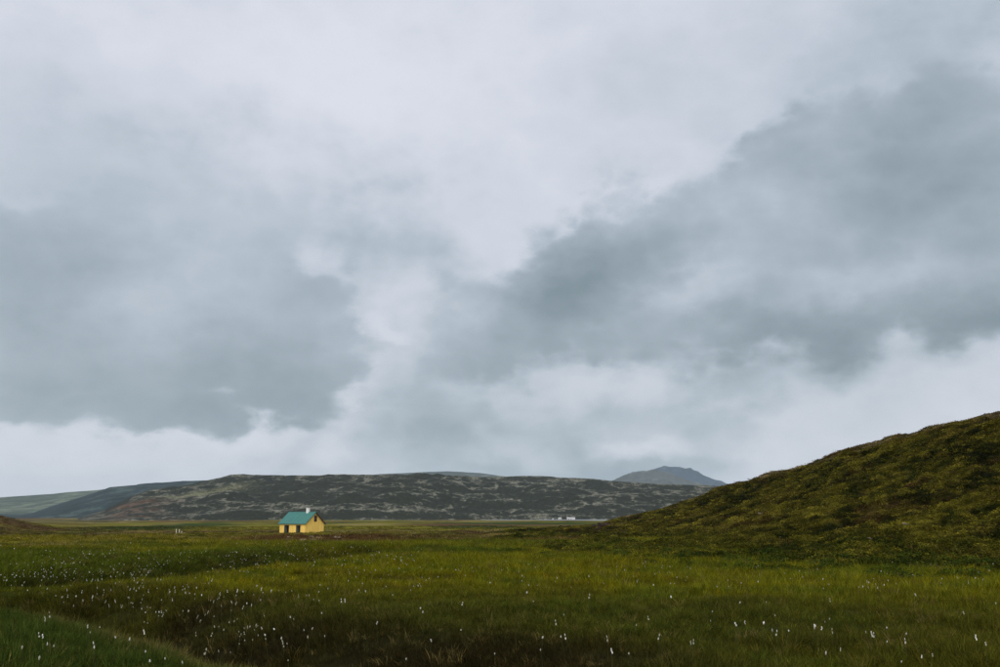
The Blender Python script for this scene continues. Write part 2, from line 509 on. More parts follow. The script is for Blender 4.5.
# ------------------------------------------------------------------ ground sheet
AZ_D = np.radians(np.concatenate([np.arange(-180, -48, 4.0), np.arange(-48, -33, 0.4), np.arange(-33, 33, 0.17), np.arange(33, 48, 0.4), np.arange(48, 180.1, 4.0)]))
RR = np.concatenate([[0.01, 2, 4, 6], np.geomspace(8, 420, 400), np.geomspace(428, 12500, 100)])
A2, R2 = np.meshgrid(AZ_D, RR)
X, Y = R2 * np.sin(A2), R2 * np.cos(A2)
Z = ground(X, Y)
gm = ground_material('moor_and_meadow', 3.0)
soil = mixc(np.ones(3) * 0.55, np.ones(3), sstep(50, 110, R2))     # darker litter, with the shade among the blades painted in
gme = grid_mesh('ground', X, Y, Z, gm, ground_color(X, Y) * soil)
tag(link(bpy.data.objects.new('ground', gme)), 'wide meadow and brown moor running to the far hills', 'ground', kind='structure')

# ------------------------------------------------------------------ right-hand hill
HA = np.radians(np.concatenate([np.arange(math.degrees(H_AZ[0]), 30, 0.11), np.arange(30, 44, 0.25), np.arange(44, 62, 0.6)]))
HR = np.concatenate([np.geomspace(26, 300, 430), np.geomspace(305, 380, 12)])
A2, R2 = np.meshgrid(HA, HR)
X, Y = R2 * np.sin(A2), R2 * np.cos(A2)
GZ = ground(X, Y)
HD = hill_add(X, Y)
Zh = GZ + HD
C_H1, C_H2, C_H3, C_H4, C_H5 = L3(50, 54, 20), L3(122, 114, 38), L3(80, 60, 34), L3(28, 33, 14), L3(146, 130, 98)
def hill_color(x, y, h):
    n1 = fbm(x, y, 9.0, 4, 201); n2 = fbm(x, y, 1.7, 4, 211, .65); n3 = fbm(x, y, 3.2, 4, 221, .6)
    c = mixc(C_H4, C_H1, sstep(-0.2, 0.2, n1 + 0.6 * n2))
    low = 1 - sstep(2.0, 6.0, h)
    c = mixc(c, C_H2, sstep(0.08, 0.55, n2 + 0.45 * n1 + 0.16 * low - 0.05) * 0.85)
    c = mixc(c, C_H3, sstep(0.2, 0.55, n3 - 0.35 * n2 + 0.06 * low) * 0.75)
    hol = np.abs(fbm(x, y, 3.4, 2, 93))
    c = mixc(c, C_H4 * .8, (1 - sstep(0.02, 0.11, hol)) * .7)          # shade painted into the hollows between the hummocks
    c = mixc(c, C_H2, sstep(0.24, 0.42, hol) * .45)
    r = np.hypot(x, y); rc = np.interp(np.arctan2(x, y), H_AZ, H_R)
    crest = np.exp(-((r - rc + 3) / 9.0) ** 2)
    c = mixc(c, mixc(C_H5, C_H3 * 1.3, sstep(-.1, .3, n3)), crest * sstep(-0.25, 0.2, n2 + 0.3 * n1) * 0.9)
    c = mixc(c, C_GREEN * 0.8, (1 - sstep(0.25, 1.2, h)) * 0.6)
    return c
hm = ground_material('heath_soil', 4.0, 0.6)
hme = grid_mesh('hill', X, Y, Zh, hm, hill_color(X, Y, HD) * 0.55)      # darker litter, with shade between the heath clumps painted in
tag(link(bpy.data.objects.new('hill', hme)), 'dark green heathy hill rising to the right', 'hill', kind='structure')
# ------------------------------------------------------------------ far uplands
def upland_material(name, dark, pale, rust=None, patch=0.012, cover=0.55):
    m = bpy.data.materials.new(name); m.use_nodes = True
    t = m.node_tree; q = G(t)
    b = t.nodes['Principled BSDF']
    geo = q.node('ShaderNodeNewGeometry')
    P = q.mapping(geo.outputs['Position'], scale=(1.0, 0.55, 1.0))
    nz = q.sep(geo.outputs['Normal'])[2]
    n1 = q.noise(P, patch, 7.0, 0.74)
    n2 = q.noise(P, patch * 5.0, 5.0, 0.65)
    n3 = q.noise(P, patch * 0.25, 3.0, 0.5)
    f = q.math('ADD', n1, q.math('MULTIPLY', q.math('SUBTRACT', n2, 0.5), 0.55))
    f = q.math('ADD', f, q.math('MULTIPLY', q.math('SUBTRACT', n3, 0.5), 0.25))
    f = q.math('ADD', f, q.math('MULTIPLY', q.math('SUBTRACT', nz, 0.96), 1.6))
    k = q.smooth(f, cover - 0.08, cover + 0.16)
    c = q.mix(k, dark, pale)
    c = q.vmath('SCALE', c, scale=q.smooth(n2, 0.3, 0.7, 0.65, 1.3, 'LINEAR'))
    if rust:
        at = q.node('ShaderNodeAttribute', attribute_name='tint')
        w = q.sep(at.outputs['Color'])
        c = q.mix(q.math('MULTIPLY', w[0], q.smooth(n1, 0.42, 0.6)), c, rust)
        c = q.mix(q.math('MULTIPLY', w[1], q.smooth(n2, 0.3, 0.6)), c, lin(104, 104, 78))
    q.put(b.inputs['Base Color'], c)
    b.inputs['Roughness'].default_value = 1.0
    b.inputs['Specular IOR Level'].default_value = 0.05
    return m

def skyline(pts, r):
    az, z = [], []
    for px, py in pts:
        v = ray(px, py)
        az.append(math.atan2(v[0], v[1])); z.append(EYE + r * v[2] / math.hypot(v[0], v[1]))
    return np.array(az), np.array(z)

def upland(name, pts, r0, rc, r1, mat, step, nr, seed, label, terraces=0, lump=0.1, back=0.5, base=-8.0, tint=None, expo=0.8, flank=60.0):
    az_k, z_k = skyline(pts, rc)
    az = np.arange(az_k[0], az_k[-1], math.radians(step))
    rr = np.concatenate([np.linspace(r0, rc, int(nr * 0.75)), np.linspace(rc, r1, int(nr * 0.25) + 1)[1:]])
    A, Rm = np.meshgrid(az, rr)
    X, Y = Rm * np.sin(A), Rm * np.cos(A)
    top = np.interp(A, az_k, z_k)
    wig = fbm(X, Y, (rc - r0) * 0.5, 3, seed)
    t = (Rm - r0) / (rc - r0) + 0.16 * wig * sstep(0.0, 0.25, (Rm - r0) / (rc - r0)) * (1 - sstep(0.8, 1.0, (Rm - r0) / (rc - r0)))
    tc_ = np.clip(t, 0, 1)
    u = tc_ ** expo
    if terraces:
        s = u * terraces
        fl = np.floor(s); fr = s - fl
        u = (fl + 0.35 * fr + 0.65 * sstep(0.55, 1.0, fr)) / terraces
    u = np.where(t > 1, 1 - back * np.clip((Rm - rc) / (r1 - rc), 0, 1) ** 1.5, u)
    hgt = np.maximum(top - base, 0.0)
    Zm = base - 1.0 + hgt * u + 1.0 * u
    amp = hgt * lump * sstep(0.0, 0.2, tc_) * (1 - 0.8 * sstep(0.85, 1.0, tc_))
    Zm = Zm + amp * (fbm(X, Y, (rc - r0) * 0.22, 5, seed + 5, 0.55))
    Zm = Zm + np.minimum(hgt * .02, 3.0) * fbm(X, Y, rc * 0.02, 3, seed + 9) * sstep(.8, 1, tc_)
    col = None
    if tint is not None: col = tint(X, Y, Zm, A, tc_)
    me = grid_mesh(name, X, Y, Zm, mat, col)
    return tag(link(bpy.data.objects.new(name, me)), label, 'hill', kind='structure')

A_R0, A_R1 = azel(100, 500)[0], azel(172, 500)[0]
A_P0, A_P1 = azel(140, 500)[0], azel(270, 500)[0]
def plateau_tint(X, Y, Z, A, t):
    c = np.zeros(X.shape + (3,))
    c[..., 0] = sstep(A_R0 - 0.01, A_R0 + 0.02, A) * (1 - sstep(A_R1 - 0.03, A_R1 + 0.03, A + 0.03 * fbm(X, Y, 120, 3, 5))) * (1 - sstep(0.5, 0.75, t)) * sstep(-.1, .35, fbm(X, Y, 70, 4, 15) + .12) * .9
    c[..., 1] = sstep(A_P0, A_P0 + 0.03, A) * (1 - sstep(A_P1 - 0.06, A_P1, A)) * np.exp(-((t - 0.66 - 0.04 * fbm(X, Y, 90, 3, 8)) / 0.05) ** 2)
    return c
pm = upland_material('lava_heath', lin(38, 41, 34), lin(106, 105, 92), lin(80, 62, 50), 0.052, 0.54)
PLATEAU = [(78, 518), (105, 510), (118, 503), (130, 497), (150, 491), (180, 487), (205, 482), (221, 478.5), (231, 475), (242, 474), (262, 474.3), (300, 474.5), (322, 474), (328, 473), (336, 474), (396, 474),
           (450, 474.6), (500, 476), (542, 476.3), (594, 479), (646, 483), (700, 485.5), (760, 487), (830, 489), (1000, 495)]
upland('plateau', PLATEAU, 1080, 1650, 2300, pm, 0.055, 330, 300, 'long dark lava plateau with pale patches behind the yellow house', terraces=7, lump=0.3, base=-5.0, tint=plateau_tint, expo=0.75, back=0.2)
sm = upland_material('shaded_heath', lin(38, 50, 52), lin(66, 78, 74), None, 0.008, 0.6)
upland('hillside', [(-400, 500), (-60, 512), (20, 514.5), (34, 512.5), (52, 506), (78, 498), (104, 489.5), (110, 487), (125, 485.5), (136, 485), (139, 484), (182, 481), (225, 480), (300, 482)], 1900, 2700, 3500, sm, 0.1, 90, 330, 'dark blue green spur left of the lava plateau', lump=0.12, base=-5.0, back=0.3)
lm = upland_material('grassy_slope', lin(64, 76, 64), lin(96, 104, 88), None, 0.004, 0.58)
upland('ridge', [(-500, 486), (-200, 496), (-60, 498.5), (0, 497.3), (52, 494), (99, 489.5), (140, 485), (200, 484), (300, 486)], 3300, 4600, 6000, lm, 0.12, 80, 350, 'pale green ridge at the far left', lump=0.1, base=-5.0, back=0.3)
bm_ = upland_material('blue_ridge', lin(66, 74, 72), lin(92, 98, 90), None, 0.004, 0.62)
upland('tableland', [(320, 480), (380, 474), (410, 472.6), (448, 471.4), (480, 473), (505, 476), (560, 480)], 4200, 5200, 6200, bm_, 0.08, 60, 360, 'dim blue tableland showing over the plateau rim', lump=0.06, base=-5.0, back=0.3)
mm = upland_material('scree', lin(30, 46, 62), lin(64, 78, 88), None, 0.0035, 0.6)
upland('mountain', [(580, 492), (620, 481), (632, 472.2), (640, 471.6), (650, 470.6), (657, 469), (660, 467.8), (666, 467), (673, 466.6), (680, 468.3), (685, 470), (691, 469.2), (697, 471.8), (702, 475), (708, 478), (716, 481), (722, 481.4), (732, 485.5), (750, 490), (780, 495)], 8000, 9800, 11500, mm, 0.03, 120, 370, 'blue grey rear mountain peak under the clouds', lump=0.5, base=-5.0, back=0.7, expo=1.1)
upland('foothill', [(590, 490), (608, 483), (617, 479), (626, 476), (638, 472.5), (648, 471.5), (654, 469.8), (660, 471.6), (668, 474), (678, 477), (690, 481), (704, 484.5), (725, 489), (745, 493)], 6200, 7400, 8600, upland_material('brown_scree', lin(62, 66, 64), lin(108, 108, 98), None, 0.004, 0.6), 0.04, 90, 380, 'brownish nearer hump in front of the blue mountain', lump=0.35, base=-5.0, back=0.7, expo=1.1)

# lake at the edge of the plain
lw = bpy.data.materials.new('still_water'); lw.use_nodes = True
b = lw.node_tree.nodes['Principled BSDF']
b.inputs['Base Color'].default_value = (0.2, 0.21, 0.21, 1); b.inputs['Roughness'].default_value = 0.5; b.inputs['IOR'].default_value = 1.333
q = G(lw.node_tree)
geo = q.node('ShaderNodeNewGeometry')
bp = q.node('ShaderNodeBump'); bp.inputs['Strength'].default_value = 1.0; bp.inputs['Distance'].default_value = 1.2
q.put(bp.inputs['Height'], q.noise(geo.outputs['Position'], 0.8, 3.0, 0.5))
lw.node_tree.links.new(bp.outputs[0], b.inputs['Normal'])
lz = -3.6
outline = []
for px, y0 in [(478, 0.0), (490, .35), (500, .5), (512, .4), (524, .45), (534, .3), (545, .8), (556, 1.0), (570, 1.0), (600, 1.0), (620, .9), (650, .6), (670, 0.0)]:
    outline.append((px, y0))
vs, fs = [], []
for px, wdt in outline:
    a = azel(px, 518)[0]
    mid = 1000.0 + 15 * math.sin(px * 0.11)
    for r in (mid - 105 * wdt * (1 + .3 * math.sin(px * .37)) - 2, mid + 72 * wdt + 2):
        vs.append((r * math.sin(a), r * math.cos(a), lz))
for i in range(len(outline) - 1):
    fs.append((2 * i, 2 * i + 2, 2 * i + 3, 2 * i + 1))
tag(link(bpy.data.objects.new('lake', mesh_from('lake', vs, fs, [lw]))), 'thin strip of pale water at the foot of the plateau', 'lake', kind='structure')
# ------------------------------------------------------------------ materials for built things
def paint(name, col, rough=0.6, vary=0.12, scale=3.0, spec=0.3, streak=None):
    m = bpy.data.materials.new(name); m.use_nodes = True
    t = m.node_tree; q = G(t); b = t.nodes['Principled BSDF']
    tc_ = q.node('ShaderNodeTexCoord')
    v = q.mapping(tc_.outputs['Object'], scale=streak or (1, 1, 1))
    n = q.noise(v, scale, 5.0, 0.6)
    c = q.vmath('SCALE', col, scale=q.smooth(n, 0.25, 0.75, 1 - vary, 1 + vary, 'LINEAR'))
    q.put(b.inputs['Base Color'], c)
    b.inputs['Roughness'].default_value = rough
    b.inputs['Specular IOR Level'].default_value = spec
    return m
def box(bm, x0, x1, y0, y1, z0, z1):
    v = [bm.verts.new(p) for p in ((x0, y0, z0), (x1, y0, z0), (x1, y1, z0), (x0, y1, z0), (x0, y0, z1), (x1, y0, z1), (x1, y1, z1), (x0, y1, z1))]
    for f in ((3, 2, 1, 0), (4, 5, 6, 7), (0, 1, 5, 4), (1, 2, 6, 5), (2, 3, 7, 6), (3, 0, 4, 7)):
        bm.faces.new([v[i] for i in f])
    return v
def part(name, bm, mat, parent=None, label=None, bevel=0.0):
    if bevel:
        bmesh.ops.bevel(bm, geom=list(bm.edges), offset=bevel, segments=1, affect='EDGES')
    me = bpy.data.meshes.new(name); bm.to_mesh(me); bm.free(); me.materials.append(mat)
    o = link(bpy.data.objects.new(name, me), parent)
    if label: o['label'] = label
    return o
def empty(name, loc, rz=0.0):
    o = bpy.data.objects.new(name, None); o.empty_display_size = 0.3
    o.location = loc; o.rotation_euler = (0, 0, rz)
    return link(o)

M_yellow = paint('yellow_paint', lin(210, 176, 90), 0.65, 0.16, 1.6, 0.2, (1, 1, 0.25))
M_teal = paint('teal_roof_paint', lin(54, 104, 97), 0.5, 0.16, 1.1, 0.3, (0.35, 1.6, 0.35))
M_white = paint('white_render', (0.62, 0.62, 0.6, 1), 0.8, 0.06, 2.0, 0.1)
M_dark = paint('dark_wood_and_shade', lin(48, 34, 28), 0.7, 0.25, 4.0, 0.2)
M_brown = paint('brown_timber', lin(96, 62, 40), 0.7, 0.2, 4.0, 0.2)
M_gdoor = paint('grey_green_door', lin(84, 88, 74), 0.7, 0.15, 3.0, 0.2)
M_plinth = paint('rusty_plinth', lin(120, 84, 58), 0.9, 0.3, 2.5, 0.1)
M_floor = paint('earth_floor', lin(60, 50, 40), 1.0, 0.2, 2.0, 0.05)
M_glass = paint('dark_glass', (0.02, 0.022, 0.025, 1), 0.08, 0.0, 1.0, 0.5)

# ------------------------------------------------------------------ yellow house
HW, HL, HE, HRZ, TW = 6.7, 9.2, 2.65, 5.3, 0.2
haz = math.atan2(HOUSE[0], HOUSE[1])
hz = float(np.min([ground(HOUSE[0] + dx_, HOUSE[1] + dy_) for dx_ in (-5, 0, 5) for dy_ in (0, 5, 9)]))
house = empty('yellow_house', (HOUSE[0], HOUSE[1], -3.05), math.radians(45) - haz)
tag(house, 'small yellow house with teal corrugated roof and white chimney', 'house')
def corr(u, amp=0.016, per=0.26):
    return amp * math.sin(u * 2 * math.pi / per)
def strip_wall(bm, pts_fn, u0, u1, z0, z1fn, thick=TW):
    """corrugated vertical sheet from u0 to u1"""
    n = max(2, int((u1 - u0) / 0.065))
    prev = None
    for i in range(n + 1):
        u = u0 + (u1 - u0) * i / n
        a = bm.verts.new(pts_fn(u, -corr(u), z0)); bb = bm.verts.new(pts_fn(u, -corr(u), z1fn(u)))
        c = bm.verts.new(pts_fn(u, thick, z0)); d = bm.verts.new(pts_fn(u, thick, z1fn(u)))
        if prev:
            bm.faces.new((prev[0], a, bb, prev[1])); bm.faces.new((prev[2], prev[3], d, c))
            bm.faces.new((prev[1], bb, d, prev[3])); bm.faces.new((prev[0], prev[2], c, a))
        else: bm.faces.new((a, bb, d, c))
        prev = (a, bb, c, d)
    bm.faces.new((prev[0], prev[2], prev[3], prev[1]))
OPEN = [(1.7, 3.25), (5.75, 7.5)]
zb, zdoor = 0.14, 2.08
# front wall (plane x = 0, runs along y)
fw = lambda u, d, z: (d, u, z)
bm = bmesh.new()
edges = [TW + 0.005] + [e for o in OPEN for e in o] + [HL - TW - 0.005]
for i in range(0, len(edges), 2):
    strip_wall(bm, fw, edges[i], edges[i + 1], zb, lambda u: HE)
for (a, c) in OPEN:
    strip_wall(bm, fw, a, c, zdoor, lambda u: HE)
w1 = part('wall', bm, M_yellow, house)
bm = bmesh.new(); strip_wall(bm, lambda u, d, z: (HW - d, u, z), TW + 0.005, HL - TW - 0.005, zb, lambda u: HE); part('wall', bm, M_yellow, house)
def gz(u): return HE + (HRZ - 0.06 - HE) * (1 - abs(u - HW / 2) / (HW / 2))
for yy, sgn in ((0.0, 1), (HL, -1)):
    bm = bmesh.new()
    fn = lambda u, d, z: (u, yy + sgn * d, z)
    if sgn == 1:
        a, c, z0, z1 = 3.12, 4.02, 3.0, 4.42
        strip_wall(bm, fn, 0, a, zb, gz); strip_wall(bm, fn, c, HW, zb, gz)
        strip_wall(bm, fn, a, c, zb, lambda u: z0); strip_wall(bm, fn, a, c, z1, gz)
        gw = part('gable_wall', bm, M_yellow, house)
    else:
        strip_wall(bm, fn, 0, HW, zb, gz); part('gable_wall', bm, M_yellow, house)
# attic window
bm = bmesh.new()
for bx in ((3.06, 3.15, -.05, .12, 2.94, 4.48), (3.99, 4.08, -.05, .12, 2.94, 4.48), (3.15, 3.99, -.05, .12, 2.94, 3.04), (3.15, 3.99, -.05, .12, 4.38, 4.48), (3.15, 3.99, -.02, .08, 3.68, 3.74)):
    box(bm, *bx)
win = part('window', bm, M_brown, house, 'narrow dark window high in the gable')
bm = bmesh.new(); box(bm, 3.14, 4.0, 0.04, 0.06, 3.03, 4.39); part('pane', bm, M_glass, win)
# doorways: frame, leaf folded inwards, dark room behind
for (a, c) in OPEN:
    bm = bmesh.new()
    box(bm, -.03, .16, a - .0, a + .09, zb, zdoor); box(bm, -.03, .16, c - .09, c + .0, zb, zdoor); box(bm, -.03, .16, a + .09, c - .09, zdoor - .09, zdoor)
    fr = part('door_frame', bm, M_gdoor, house)
    bm = bmesh.new(); box(bm, .17, .95, c - .15, c - .10, zb + .03, zdoor - .1)
    for k in range(5): box(bm, .17 + .156 * k, .17 + .156 * k + .01, c - .156, c - .15, zb + .03, zdoor - .1)
    part('door', bm, M_gdoor, house, 'open door leaf folded into the doorway')
bm = bmesh.new(); box(bm, TW, HW - TW, TW, HL - TW, 0.05, zb); part('floor', bm, M_floor, house)
bm = bmesh.new(); box(bm, 1.6, 1.66, TW + .01, HL - TW - .01, zb + .01, HE); part('partition', bm, M_dark, house)
bm = bmesh.new(); box(bm, -.06, HW + .06, -.06, HL + .06, -.9, zb - .003); part('plinth', bm, M_plinth, house, 'rust brown base course under the walls', 0.02)
# roof slopes of corrugated sheet
slope = math.atan2(HRZ - HE, HW / 2)
def roof_half(sign, mat, label=None):
    bm = bmesh.new()
    ov, y0, y1 = 0.38, -0.3, HL + 0.3
    n = int((y1 - y0) / 0.04); prev = None
    for i in range(n + 1):
        y = y0 + (y1 - y0) * i / n
        wv = 0.018 * math.sin(y * 2 * math.pi / 0.2)
        row = []
        for s in (0.0, 0.5, 1.0):
            xl = (HW / 2 + ov) * s
            x = HW / 2 - sign * xl
            z = HRZ + 0.03 - math.tan(slope) * xl
            row.append((bm.verts.new((x, y, z + wv + .05)), bm.verts.new((x, y, z + wv))))
        if prev:
            for k in range(2):
                for lv in (0, 1):
                    f = (prev[k][lv], row[k][lv], row[k + 1][lv], prev[k + 1][lv])
                    bm.faces.new(f)
            bm.faces.new((prev[2][0], row[2][0], row[2][1], prev[2][1]))
            bm.faces.new((prev[0][0], prev[0][1], row[0][1], row[0][0]))
        else:
            for k in range(2): bm.faces.new((row[k][0], row[k + 1][0], row[k + 1][1], row[k][1]))
        prev = row
    for k in range(2): bm.faces.new((prev[k][0], prev[k][1], prev[k + 1][1], prev[k + 1][0]))
    bmesh.ops.recalc_face_normals(bm, faces=list(bm.faces))
    return part('roof_slope', bm, mat, house)
rs1 = roof_half(1, M_teal); rs2 = roof_half(-1, M_teal)
bm = bmesh.new()
vv = [bm.verts.new(p) for y in (-.32, HL + .32) for p in ((HW / 2 - .2, y, HRZ - .05), (HW / 2, y, HRZ + .15), (HW / 2 + .2, y, HRZ - .05), (HW / 2, y, HRZ + .06))]
for k in range(4): bm.faces.new((vv[k], vv[(k + 1) % 4], vv[4 + (k + 1) % 4], vv[4 + k]))
bm.faces.new(vv[:4][::-1]); bm.faces.new(vv[4:])
part('ridge_cap', bm, M_teal, house)
# bargeboards; the deep dark ones paint in the shaded soffit
for yy in (-.335, HL + .335):
    for sign, dep in ((1, .14), (-1, .34)):
        bm = bmesh.new()
        ov = .38
        xe, xr = HW / 2 - sign * (HW / 2 + ov), HW / 2 - sign * 0.004
        ze, zr = HRZ + .06 - math.tan(slope) * (HW / 2 + ov), HRZ + .06
        v = []
        for y in (yy - .02, yy + .02):
            v += [bm.verts.new(p) for p in ((xe, y, ze - dep), (xr, y, zr - dep), (xr, y, zr), (xe, y, ze))]
        for f in ((0, 1, 2, 3), (7, 6, 5, 4), (0, 4, 5, 1), (1, 5, 6, 2), (2, 6, 7, 3), (3, 7, 4, 0)): bm.faces.new([v[i] for i in f])
        bmesh.ops.recalc_face_normals(bm, faces=list(bm.faces))
        part('bargeboard', bm, M_dark if sign == -1 else M_teal, house)
bm = bmesh.new(); box(bm, -.37, -.33, -.3, HL + .3, HE - .34, HE - .26); part('gutter', bm, M_gdoor, house)
# chimney
ch = None
bm = bmesh.new(); cy = 2.55
v = box(bm, HW / 2 - .37, HW / 2 + .37, cy - .37, cy + .37, HRZ - .6, HRZ + 1.08)
for k in (4, 5, 6, 7):
    v[k].co.x = HW / 2 + (v[k].co.x - HW / 2) * .88; v[k].co.y = cy + (v[k].co.y - cy) * .88
ch = part('chimney', bm, M_white, house, 'white rendered chimney on the ridge', 0.02)
bm = bmesh.new(); box(bm, HW / 2 - .38, HW / 2 + .38, cy - .38, cy + .38, HRZ + 1.083, HRZ + 1.17); part('chimney_cap', bm, M_white, ch)
bm = bmesh.new(); bmesh.ops.create_cone(bm, cap_ends=True, segments=10, radius1=.14, radius2=.12, depth=.2)
bmesh.ops.translate(bm, verts=list(bm.verts), vec=(HW / 2, cy, HRZ + 1.26)); part('chimney_pot', bm, M_dark, ch)

# ------------------------------------------------------------------ far white farm by the lake
def farm(px, py_base, r, w, d, h, rise, rot, label, roofcol):
    a = azel(px, 518)[0]
    x, y = r * math.sin(a), r * math.cos(a)
    f = empty('farm_building', (x, y, float(ground(x, y)) - .1), rot - a)
    tag(f, label, 'building')
    bm = bmesh.new(); box(bm, -w / 2, w / 2, -d / 2, d / 2, 0, h); part('wall', bm, M_offw, f)
    bm = bmesh.new()
    v = [bm.verts.new(p) for p in ((-w / 2 - .3, -d / 2 - .3, h + .004), (w / 2 + .3, -d / 2 - .3, h + .004), (w / 2 + .3, d / 2 + .3, h + .004), (-w / 2 - .3, d / 2 + .3, h + .004), (-w / 2 - .3, 0, h + rise), (w / 2 + .3, 0, h + rise))]
    for q_ in ((3, 2, 1, 0), (0, 1, 5, 4), (2, 3, 4, 5), (1, 2, 5), (3, 0, 4)): bm.faces.new([v[i] for i in q_])
    part('roof', bm, roofcol, f)
    for k in range(max(1, int(w / 3))):
        bm = bmesh.new(); xx = -w / 2 + 1.2 + 2.6 * k
        box(bm, xx, xx + .9, -d / 2 - .03, -d / 2 - .005, .9, 1.9); part('window', bm, M_glass, f)
M_offw = paint('off_white_wall', (0.5, 0.5, 0.49, 1), 0.8, 0.1)
M_pale = paint('pale_metal_roof', lin(170, 170, 170), 0.5, 0.08)
M_grey = paint('grey_metal_roof', lin(130, 132, 132), 0.6, 0.08)
farm(571, 518, 1085, 8.5, 4.5, 2.1, 1.1, math.radians(6), 'long white farm building beyond the strip of water', M_pale)
farm(560, 518, 1090, 3.0, 3.2, 2.0, 1.0, math.radians(-20), 'small white shed left of the long farm building', M_pale)
farm(553, 518, 1095, 2.0, 2.4, 1.6, .8, math.radians(15), 'tiny grey roofed hut, leftmost of the far farm', M_grey)

# ------------------------------------------------------------------ fence posts left of the house
M_post = paint('weathered_post', lin(190, 186, 170), 0.9, 0.15, 5.0, 0.1)
for px, py, hgt, lean, lab in ((176.3, 532.0, 1.4, -.03, 'pale fence post, leftmost of three in the moor'), (179.0, 532.2, 1.25, .06, 'middle pale fence post of three in the moor'),
                          (181.4, 532.4, .8, .1, 'short pale fence post, rightmost of three in the moor')):
    p = hit(px, py) or hit(px, py + 1)
    x, y = p[0] * 232 / p[3], p[1] * 232 / p[3]
    o = empty('fence_post', (x, y, float(land(x, y)) - .05)); tag(o, lab, 'fence post', 'fence posts left of the house')
    o.rotation_euler = (0, lean, .4)
    bm = bmesh.new(); bmesh.ops.create_cone(bm, cap_ends=True, segments=8, radius1=.1, radius2=.085, depth=hgt)
    bmesh.ops.translate(bm, verts=list(bm.verts), vec=(0, 0, hgt / 2))
    for v in bm.verts: v.co.x += .015 * math.sin(v.co.z * 5)
    part('shaft', bm, M_post, o)
    bm = bmesh.new(); box(bm, -.03, .03, -.13, -.09, hgt * .7, hgt * .7 + .06); part('wire_staple', bm, M_dark, o)
# ------------------------------------------------------------------ vegetation
def plant_mat(name, instancer=True, base=None, trans=0.35, vary=0.3, gain=1.0, tip=0.0):
    m = bpy.data.materials.new(name); m.use_nodes = True
    t = m.node_tree; q = G(t); t.nodes.clear()
    out = q.node('ShaderNodeOutputMaterial')
    if base is None:
        at = q.node('ShaderNodeAttribute', attribute_name='tint')
        at.attribute_type = 'INSTANCER'
        col = at.outputs['Color']
    else: col = base
    oi = q.node('ShaderNodeObjectInfo')
    geo = q.node('ShaderNodeNewGeometry')
    rnd = geo.outputs['Random Per Island']
    k = q.math('MULTIPLY', q.smooth(oi.outputs['Random'], 0, 1, gain * (1 - vary), gain * (1 + vary), 'LINEAR'), q.smooth(rnd, 0, 1, 1 - vary, 1 + vary, 'LINEAR'))
    c = q.vmath('SCALE', col, scale=k)
    # some blades lean yellow or brown
    c = q.mix(q.smooth(rnd, 0.8, 1.0, 0.0, 0.45), c, q.vmath('MULTIPLY', c, (1.7, 1.25, 1.3)))
    d = q.node('ShaderNodeBsdfDiffuse'); q.put(d.inputs[0], c)
    tr = q.node('ShaderNodeBsdfTranslucent'); q.put(tr.inputs[0], c)
    mx = q.node('ShaderNodeMixShader'); mx.inputs[0].default_value = trans
    t.links.new(d.outputs[0], mx.inputs[1]); t.links.new(tr.outputs[0], mx.inputs[2])
    t.links.new(mx.outputs[0], out.inputs[0])
    return m

def tuft(name, mat, n, h, spread, width, bend, seed, seedhead=0):
    rg = random.Random(seed)
    vs, fs = [], []
    for i in range(n):
        a = rg.random() * math.tau; rad = spread * math.sqrt(rg.random())
        bx, by = rad * math.cos(a), rad * math.sin(a)
        d = a + rg.uniform(-1, 1); L = h * rg.uniform(0.55, 1.1); bd = bend * rg.uniform(0.4, 1.4)
        w = width * rg.uniform(.7, 1.2); fx = rg.random() * math.tau
        wx, wy = math.cos(fx) * w / 2, math.sin(fx) * w / 2
        k0 = len(vs)
        for s, ww in ((0, 1.0), (0.4, .9), (0.75, .6)):
            off = bd * L * s * s
            x, y, z = bx + math.cos(d) * off, by + math.sin(d) * off, L * s * (1 - .25 * bd * s)
            vs += [(x - wx * ww, y - wy * ww, z), (x + wx * ww, y + wy * ww, z)]
        off = bd * L
        vs.append((bx + math.cos(d) * off, by + math.sin(d) * off, L * (1 - .3 * bd)))
        fs += [(k0, k0 + 1, k0 + 3, k0 + 2), (k0 + 2, k0 + 3, k0 + 5, k0 + 4), (k0 + 4, k0 + 5, k0 + 6)]
    me = mesh_from(name, vs, fs, [mat])
    return bpy.data.objects.new(name, me)
def leaf_clump(name, mat, n, rx, rz, leaf, seed, flat=0.5):
    """dome of small leaf faces"""
    rg = random.Random(seed); vs, fs = [], []
    for i in range(n):
        a = rg.random() * math.tau; u = rg.random() ** .5
        e = rg.random()
        rr_ = rx * u * (1 - .25 * e)
        lumpy = 1 + .3 * math.sin(3 * a + seed) + .2 * math.sin(5 * a + 2 * seed)
        x, y = rr_ * math.cos(a) * lumpy, rr_ * math.sin(a) * lumpy
        z = rz * math.sqrt(max(0, 1 - u * u)) * rg.uniform(.45, 1.08) + .01
        s = leaf * rg.uniform(.6, 1.4)
        t1 = np.array([rg.gauss(0, 1), rg.gauss(0, 1), rg.gauss(0, flat)]); t1 /= np.linalg.norm(t1)
        t2 = np.cross(t1, [rg.gauss(0, .6), rg.gauss(0, .6), 1]); t2 /= np.linalg.norm(t2) + 1e-6
        p = np.array([x, y, z]); k0 = len(vs)
        vs += [p - t1 * s, p + t2 * s * .5, p + t1 * s, p - t2 * s * .5]
        fs.append((k0, k0 + 1, k0 + 2, k0 + 3))
    return bpy.data.objects.new(name, mesh_from(name, vs, fs, [mat]))

